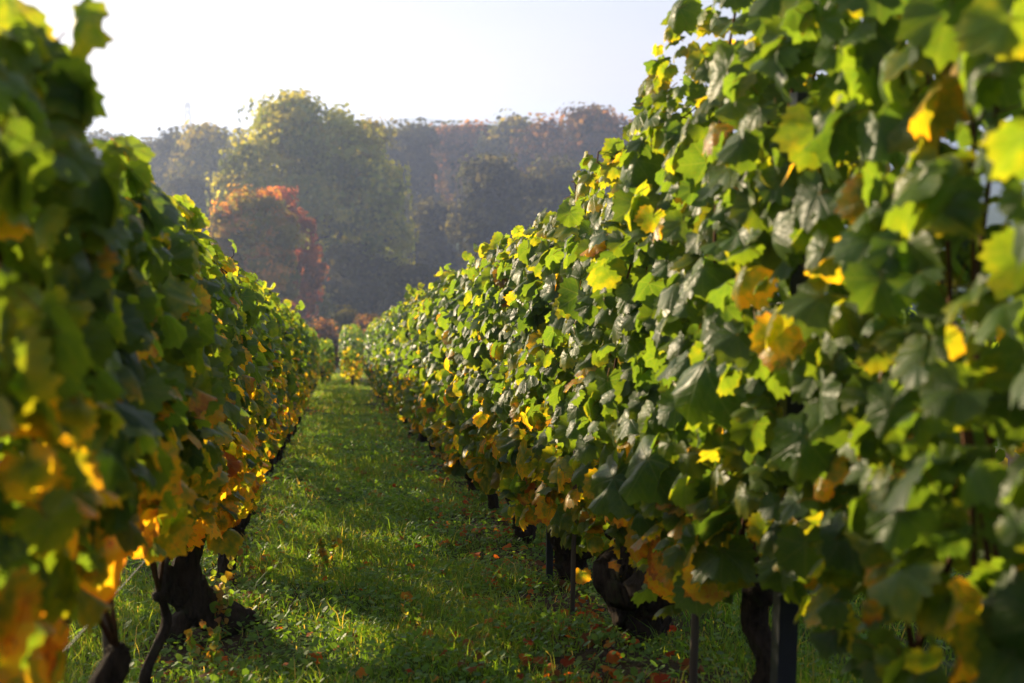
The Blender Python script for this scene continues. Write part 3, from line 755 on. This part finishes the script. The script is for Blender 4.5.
def tree(name, label, cat, px, Y, top_py, lobes, pal, nclump, per, leaf, clump_r, group=None, trunk_r=.3, base_frac=.0, limb=True):
    nclump = int(nclump * 1.7)
    """lobes: (dx px, y px, half-width px, half-height px) ellipses as they show; turned into real ellipsoids at distance Y"""
    sc = F / Y * 1.0
    x0 = at(px, Y); zb = float(gz(x0, Y)); t = thing(name, label, cat, (x0, Y, zb), group)
    E = []
    for (lx, ly, hw, hh) in lobes:
        cx = at(lx, Y) - x0; cz = z_at(lx, ly, Y) - zb; E.append((cx, U(-.25, .25) * hw / sc, cz, hw / sc, hw / sc * .85, hh / sc))
    E = np.array(E); vol = E[:, 3] * E[:, 4] * E[:, 5]; k = rng.choice(len(E), nclump, p=vol ** .7 / (vol ** .7).sum())
    d = unit(rng.normal(0, 1, (nclump, 3))); rr = rng.uniform(.25, 1, nclump) ** .45
    cc = E[k, :3] + d * E[k, 3:] * rr[:, None] * .82
    cc[:, 2] = np.maximum(cc[:, 2], .4)
    n = nclump * per
    kk = np.repeat(np.arange(nclump), per)
    cr = clump_r * rng.choice([.7, .9, 1.2, 1.6], nclump)
    pos = cc[kk] + np.clip(rng.standard_normal((n, 3)), -1.5, 1.5) * (cr[kk] * .5)[:, None] * [1, 1, .7]
    pos[:, 2] = np.maximum(pos[:, 2], .15)
    nr = unit(rng.normal(0, .30, (n, 3)) + unit(pos - cc[kk]) * .6 + d[kk] * .7)
    tp = rng.normal(0, 1, (n, 3)); Z = nr; Yv = unit(tp - (tp * Z).sum(1, keepdims=True) * Z); X = np.cross(Yv, Z)
    s = leaf * U(.6, 1.4, n)
    c4 = np.array([(-.45, -.15), (.0, -.5), (.5, .05), (.05, .6)])
    P = pos[:, None] + (c4[None, :, :1] * X[:, None] + c4[None, :, 1:] * Yv[:, None]) * s[:, None, None]
    tc = np.clip(rng.uniform(0, 1, nclump) + .15 * d[:, 2], 0, 1); hgt = (pos[:, 2] / pos[:, 2].max())
    ti = np.stack([np.clip(tc[kk] * .85 + .15 * rng.uniform(0, 1, n), 0, 1), np.clip(rng.uniform(.1, .8, nclump)[kk] + U(-.1, .1, n), 0, 1), np.zeros(n), np.ones(n)], 1)
    build('crown', P.reshape(-1, 3), [np.arange(n * 4).reshape(-1, 4)], PAL[pal], t, False, {'tint': ('FLOAT_COLOR', np.repeat(ti, 4, 0)), 'luv': ('FLOAT_VECTOR', np.zeros((n * 4, 3)))})
    H = float(pos[:, 2].max()); m = MB()
    m.tube([(0, 0, -.3), (.05, 0, H * .2), (-.05, .05, H * .45), (.05, 0, H * .75)], np.array([1.3, 1, .75, .25]) * trunk_r, 10, .1)
    if limb:
        for q_ in rng.choice(nclump, min(nclump, 16), replace=False):
            e = cc[q_]; z0 = min(max(H * .12, e[2] * U(.35, .6)), H * .5); a = np.array([0, 0, z0])
            m.tube([a, a + (e - a) * .35 + [0, 0, .06 * H], a + (e - a) * .7 + [0, 0, .05 * H], e], np.array([.5, .36, .22, .08]) * trunk_r, 6, .1)
    m.build('trunk', M_TREE, t)
    return t
W = 'trees of the wood beyond the vineyard'
tree('broadleaf_tree', 'great airy yellow-green tree standing tallest against the sky', 'tree', 318, 92, 90,
     [(292, 128, 46, 34), (268, 165, 44, 34), (340, 150, 46, 36), (250, 195, 32, 40), (372, 190, 38, 46), (315, 215, 80, 60), (385, 240, 32, 60), (330, 290, 80, 55), (300, 112, 26, 20), (340, 120, 18, 14)], 'lime', 260, 110, .30, 1.1, None, .5)
tree('maple_tree', 'round orange autumn tree in front of the great tree', 'tree', 256, 68, 178,
     [(254, 214, 36, 32), (240, 235, 30, 40), (275, 240, 30, 40), (258, 275, 46, 45)], 'orange', 150, 90, .22, .55, None, .22)
tree('maple_tree', 'scarlet autumn tree at the right shoulder of the orange one', 'tree', 296, 72, 188,
     [(286, 205, 16, 16), (298, 228, 18, 22), (308, 262, 18, 30), (300, 295, 22, 30)], 'red', 75, 80, .22, .45, None, .18)
tree('broadleaf_tree', 'slim yellow-green tree joined to the right of the great tree', 'tree', 372, 104, 118,
     [(372, 138, 18, 18), (364, 165, 22, 30), (378, 190, 24, 40), (370, 240, 34, 60)], 'olive', 110, 70, .38, 1.1, None, .35)
# wood on the left
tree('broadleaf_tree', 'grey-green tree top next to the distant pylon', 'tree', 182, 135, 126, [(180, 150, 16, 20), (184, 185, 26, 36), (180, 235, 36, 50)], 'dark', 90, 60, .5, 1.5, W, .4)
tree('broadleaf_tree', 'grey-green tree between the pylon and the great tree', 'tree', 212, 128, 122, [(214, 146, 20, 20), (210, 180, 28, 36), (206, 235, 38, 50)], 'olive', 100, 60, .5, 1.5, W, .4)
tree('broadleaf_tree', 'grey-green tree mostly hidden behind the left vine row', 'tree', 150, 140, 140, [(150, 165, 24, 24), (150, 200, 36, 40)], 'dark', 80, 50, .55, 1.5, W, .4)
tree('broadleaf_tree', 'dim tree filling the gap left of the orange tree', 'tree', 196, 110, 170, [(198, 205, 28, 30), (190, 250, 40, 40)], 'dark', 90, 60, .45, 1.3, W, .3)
# wood on the right
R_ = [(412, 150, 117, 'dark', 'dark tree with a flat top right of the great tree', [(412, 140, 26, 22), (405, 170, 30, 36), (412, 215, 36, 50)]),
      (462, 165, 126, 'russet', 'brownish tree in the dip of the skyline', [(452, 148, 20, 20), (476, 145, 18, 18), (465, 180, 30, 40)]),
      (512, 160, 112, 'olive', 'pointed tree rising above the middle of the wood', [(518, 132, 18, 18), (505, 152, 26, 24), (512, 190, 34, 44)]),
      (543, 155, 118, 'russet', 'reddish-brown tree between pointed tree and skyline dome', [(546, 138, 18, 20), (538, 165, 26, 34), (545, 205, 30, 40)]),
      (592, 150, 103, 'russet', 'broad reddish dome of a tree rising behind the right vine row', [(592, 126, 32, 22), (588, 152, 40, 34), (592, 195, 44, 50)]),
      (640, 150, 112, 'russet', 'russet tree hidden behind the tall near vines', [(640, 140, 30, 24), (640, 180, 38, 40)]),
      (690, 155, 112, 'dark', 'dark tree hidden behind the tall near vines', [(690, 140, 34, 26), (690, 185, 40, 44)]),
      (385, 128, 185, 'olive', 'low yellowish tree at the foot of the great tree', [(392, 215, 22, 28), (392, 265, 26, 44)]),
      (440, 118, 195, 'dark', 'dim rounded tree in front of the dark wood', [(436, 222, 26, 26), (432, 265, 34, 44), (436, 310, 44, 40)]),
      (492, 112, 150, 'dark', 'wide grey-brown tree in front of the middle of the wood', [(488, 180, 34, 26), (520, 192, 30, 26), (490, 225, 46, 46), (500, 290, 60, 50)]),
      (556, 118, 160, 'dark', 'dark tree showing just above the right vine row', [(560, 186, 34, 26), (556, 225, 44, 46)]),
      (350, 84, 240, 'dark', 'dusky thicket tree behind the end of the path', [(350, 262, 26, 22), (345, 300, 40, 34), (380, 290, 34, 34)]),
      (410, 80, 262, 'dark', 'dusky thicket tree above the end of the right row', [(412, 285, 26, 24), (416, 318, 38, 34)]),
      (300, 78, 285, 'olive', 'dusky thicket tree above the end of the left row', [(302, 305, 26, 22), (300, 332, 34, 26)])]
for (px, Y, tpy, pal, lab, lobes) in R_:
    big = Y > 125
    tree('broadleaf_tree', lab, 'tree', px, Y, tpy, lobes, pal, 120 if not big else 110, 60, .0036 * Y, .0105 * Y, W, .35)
# far line of the wood closing the view
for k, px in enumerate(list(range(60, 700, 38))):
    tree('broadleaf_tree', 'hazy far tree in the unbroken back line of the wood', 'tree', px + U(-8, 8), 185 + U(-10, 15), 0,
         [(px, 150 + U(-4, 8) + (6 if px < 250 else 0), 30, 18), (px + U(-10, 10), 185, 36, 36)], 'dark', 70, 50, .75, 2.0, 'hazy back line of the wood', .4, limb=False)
# brambles at the foot of the slope
for k, (px, Y, tpy, pal) in enumerate([(322, 50, 318, 'russet'), (346, 52, 306, 'dark'), (368, 50, 312, 'russet'), (392, 51, 316, 'dark'), (298, 51, 318, 'dark'), (418, 52, 312, 'olive')]):
    tree('shrub', ['bramble bush behind the far left vines', 'pointed grey-mauve bush above the golden vine row end', 'brownish bush behind the far right vines', 'dark bush hidden behind the right row', 'dark bush hidden behind the left row', 'green bush behind the right row'][k],
         'bush', px, Y, tpy, [(px, tpy + 16, 14, 15), (px + 4, tpy + 36, 18, 24)], pal, 60, 60, .10, .30, 'bushes at the foot of the vineyard', .05)

# ------------------------------------------------------------------ pylon
def pylon():
    Y = 420.0; x = at(195, Y); zb = float(gz(x, Y)); top = z_at(190, 101, Y) - zb
    t = thing('electricity_pylon', 'pale lattice electricity pylon rising over the grey-green trees', 'pylon', (x, Y, zb))
    m = MB(); n = 12; zz = np.linspace(0, top, n + 1)
    wv = lambda z: 2.6 * (1 - z / top) ** 1.2 + .5
    for sx in (-1, 1):
        for sy in (-1, 1): m.tube([(sx * wv(z), sy * wv(z), z) for z in zz], .16, 4)
    for i in range(n):
        a, b = wv(zz[i]), wv(zz[i + 1])
        for s in (-1, 1):
            m.tube([(-a, s * a, zz[i]), (b, s * b, zz[i + 1])], .09, 4); m.tube([(a, s * a, zz[i]), (-b, s * b, zz[i + 1])], .09, 4)
            m.tube([(s * a, -a, zz[i]), (s * b, b, zz[i + 1])], .09, 4)
    m.build('mast', M_PYLON, t, False)
    for f, L_ in ((.93, 4.0), (.72, 6.0)):
        c = MB(); z = top * f
        c.tube([(-L_, 0, z), (0, 0, z + .9), (L_, 0, z)], .14, 4); c.tube([(-L_, 0, z), (L_, 0, z)], .12, 4)
        c.build('crossarm', M_PYLON, t, False)
pylon()
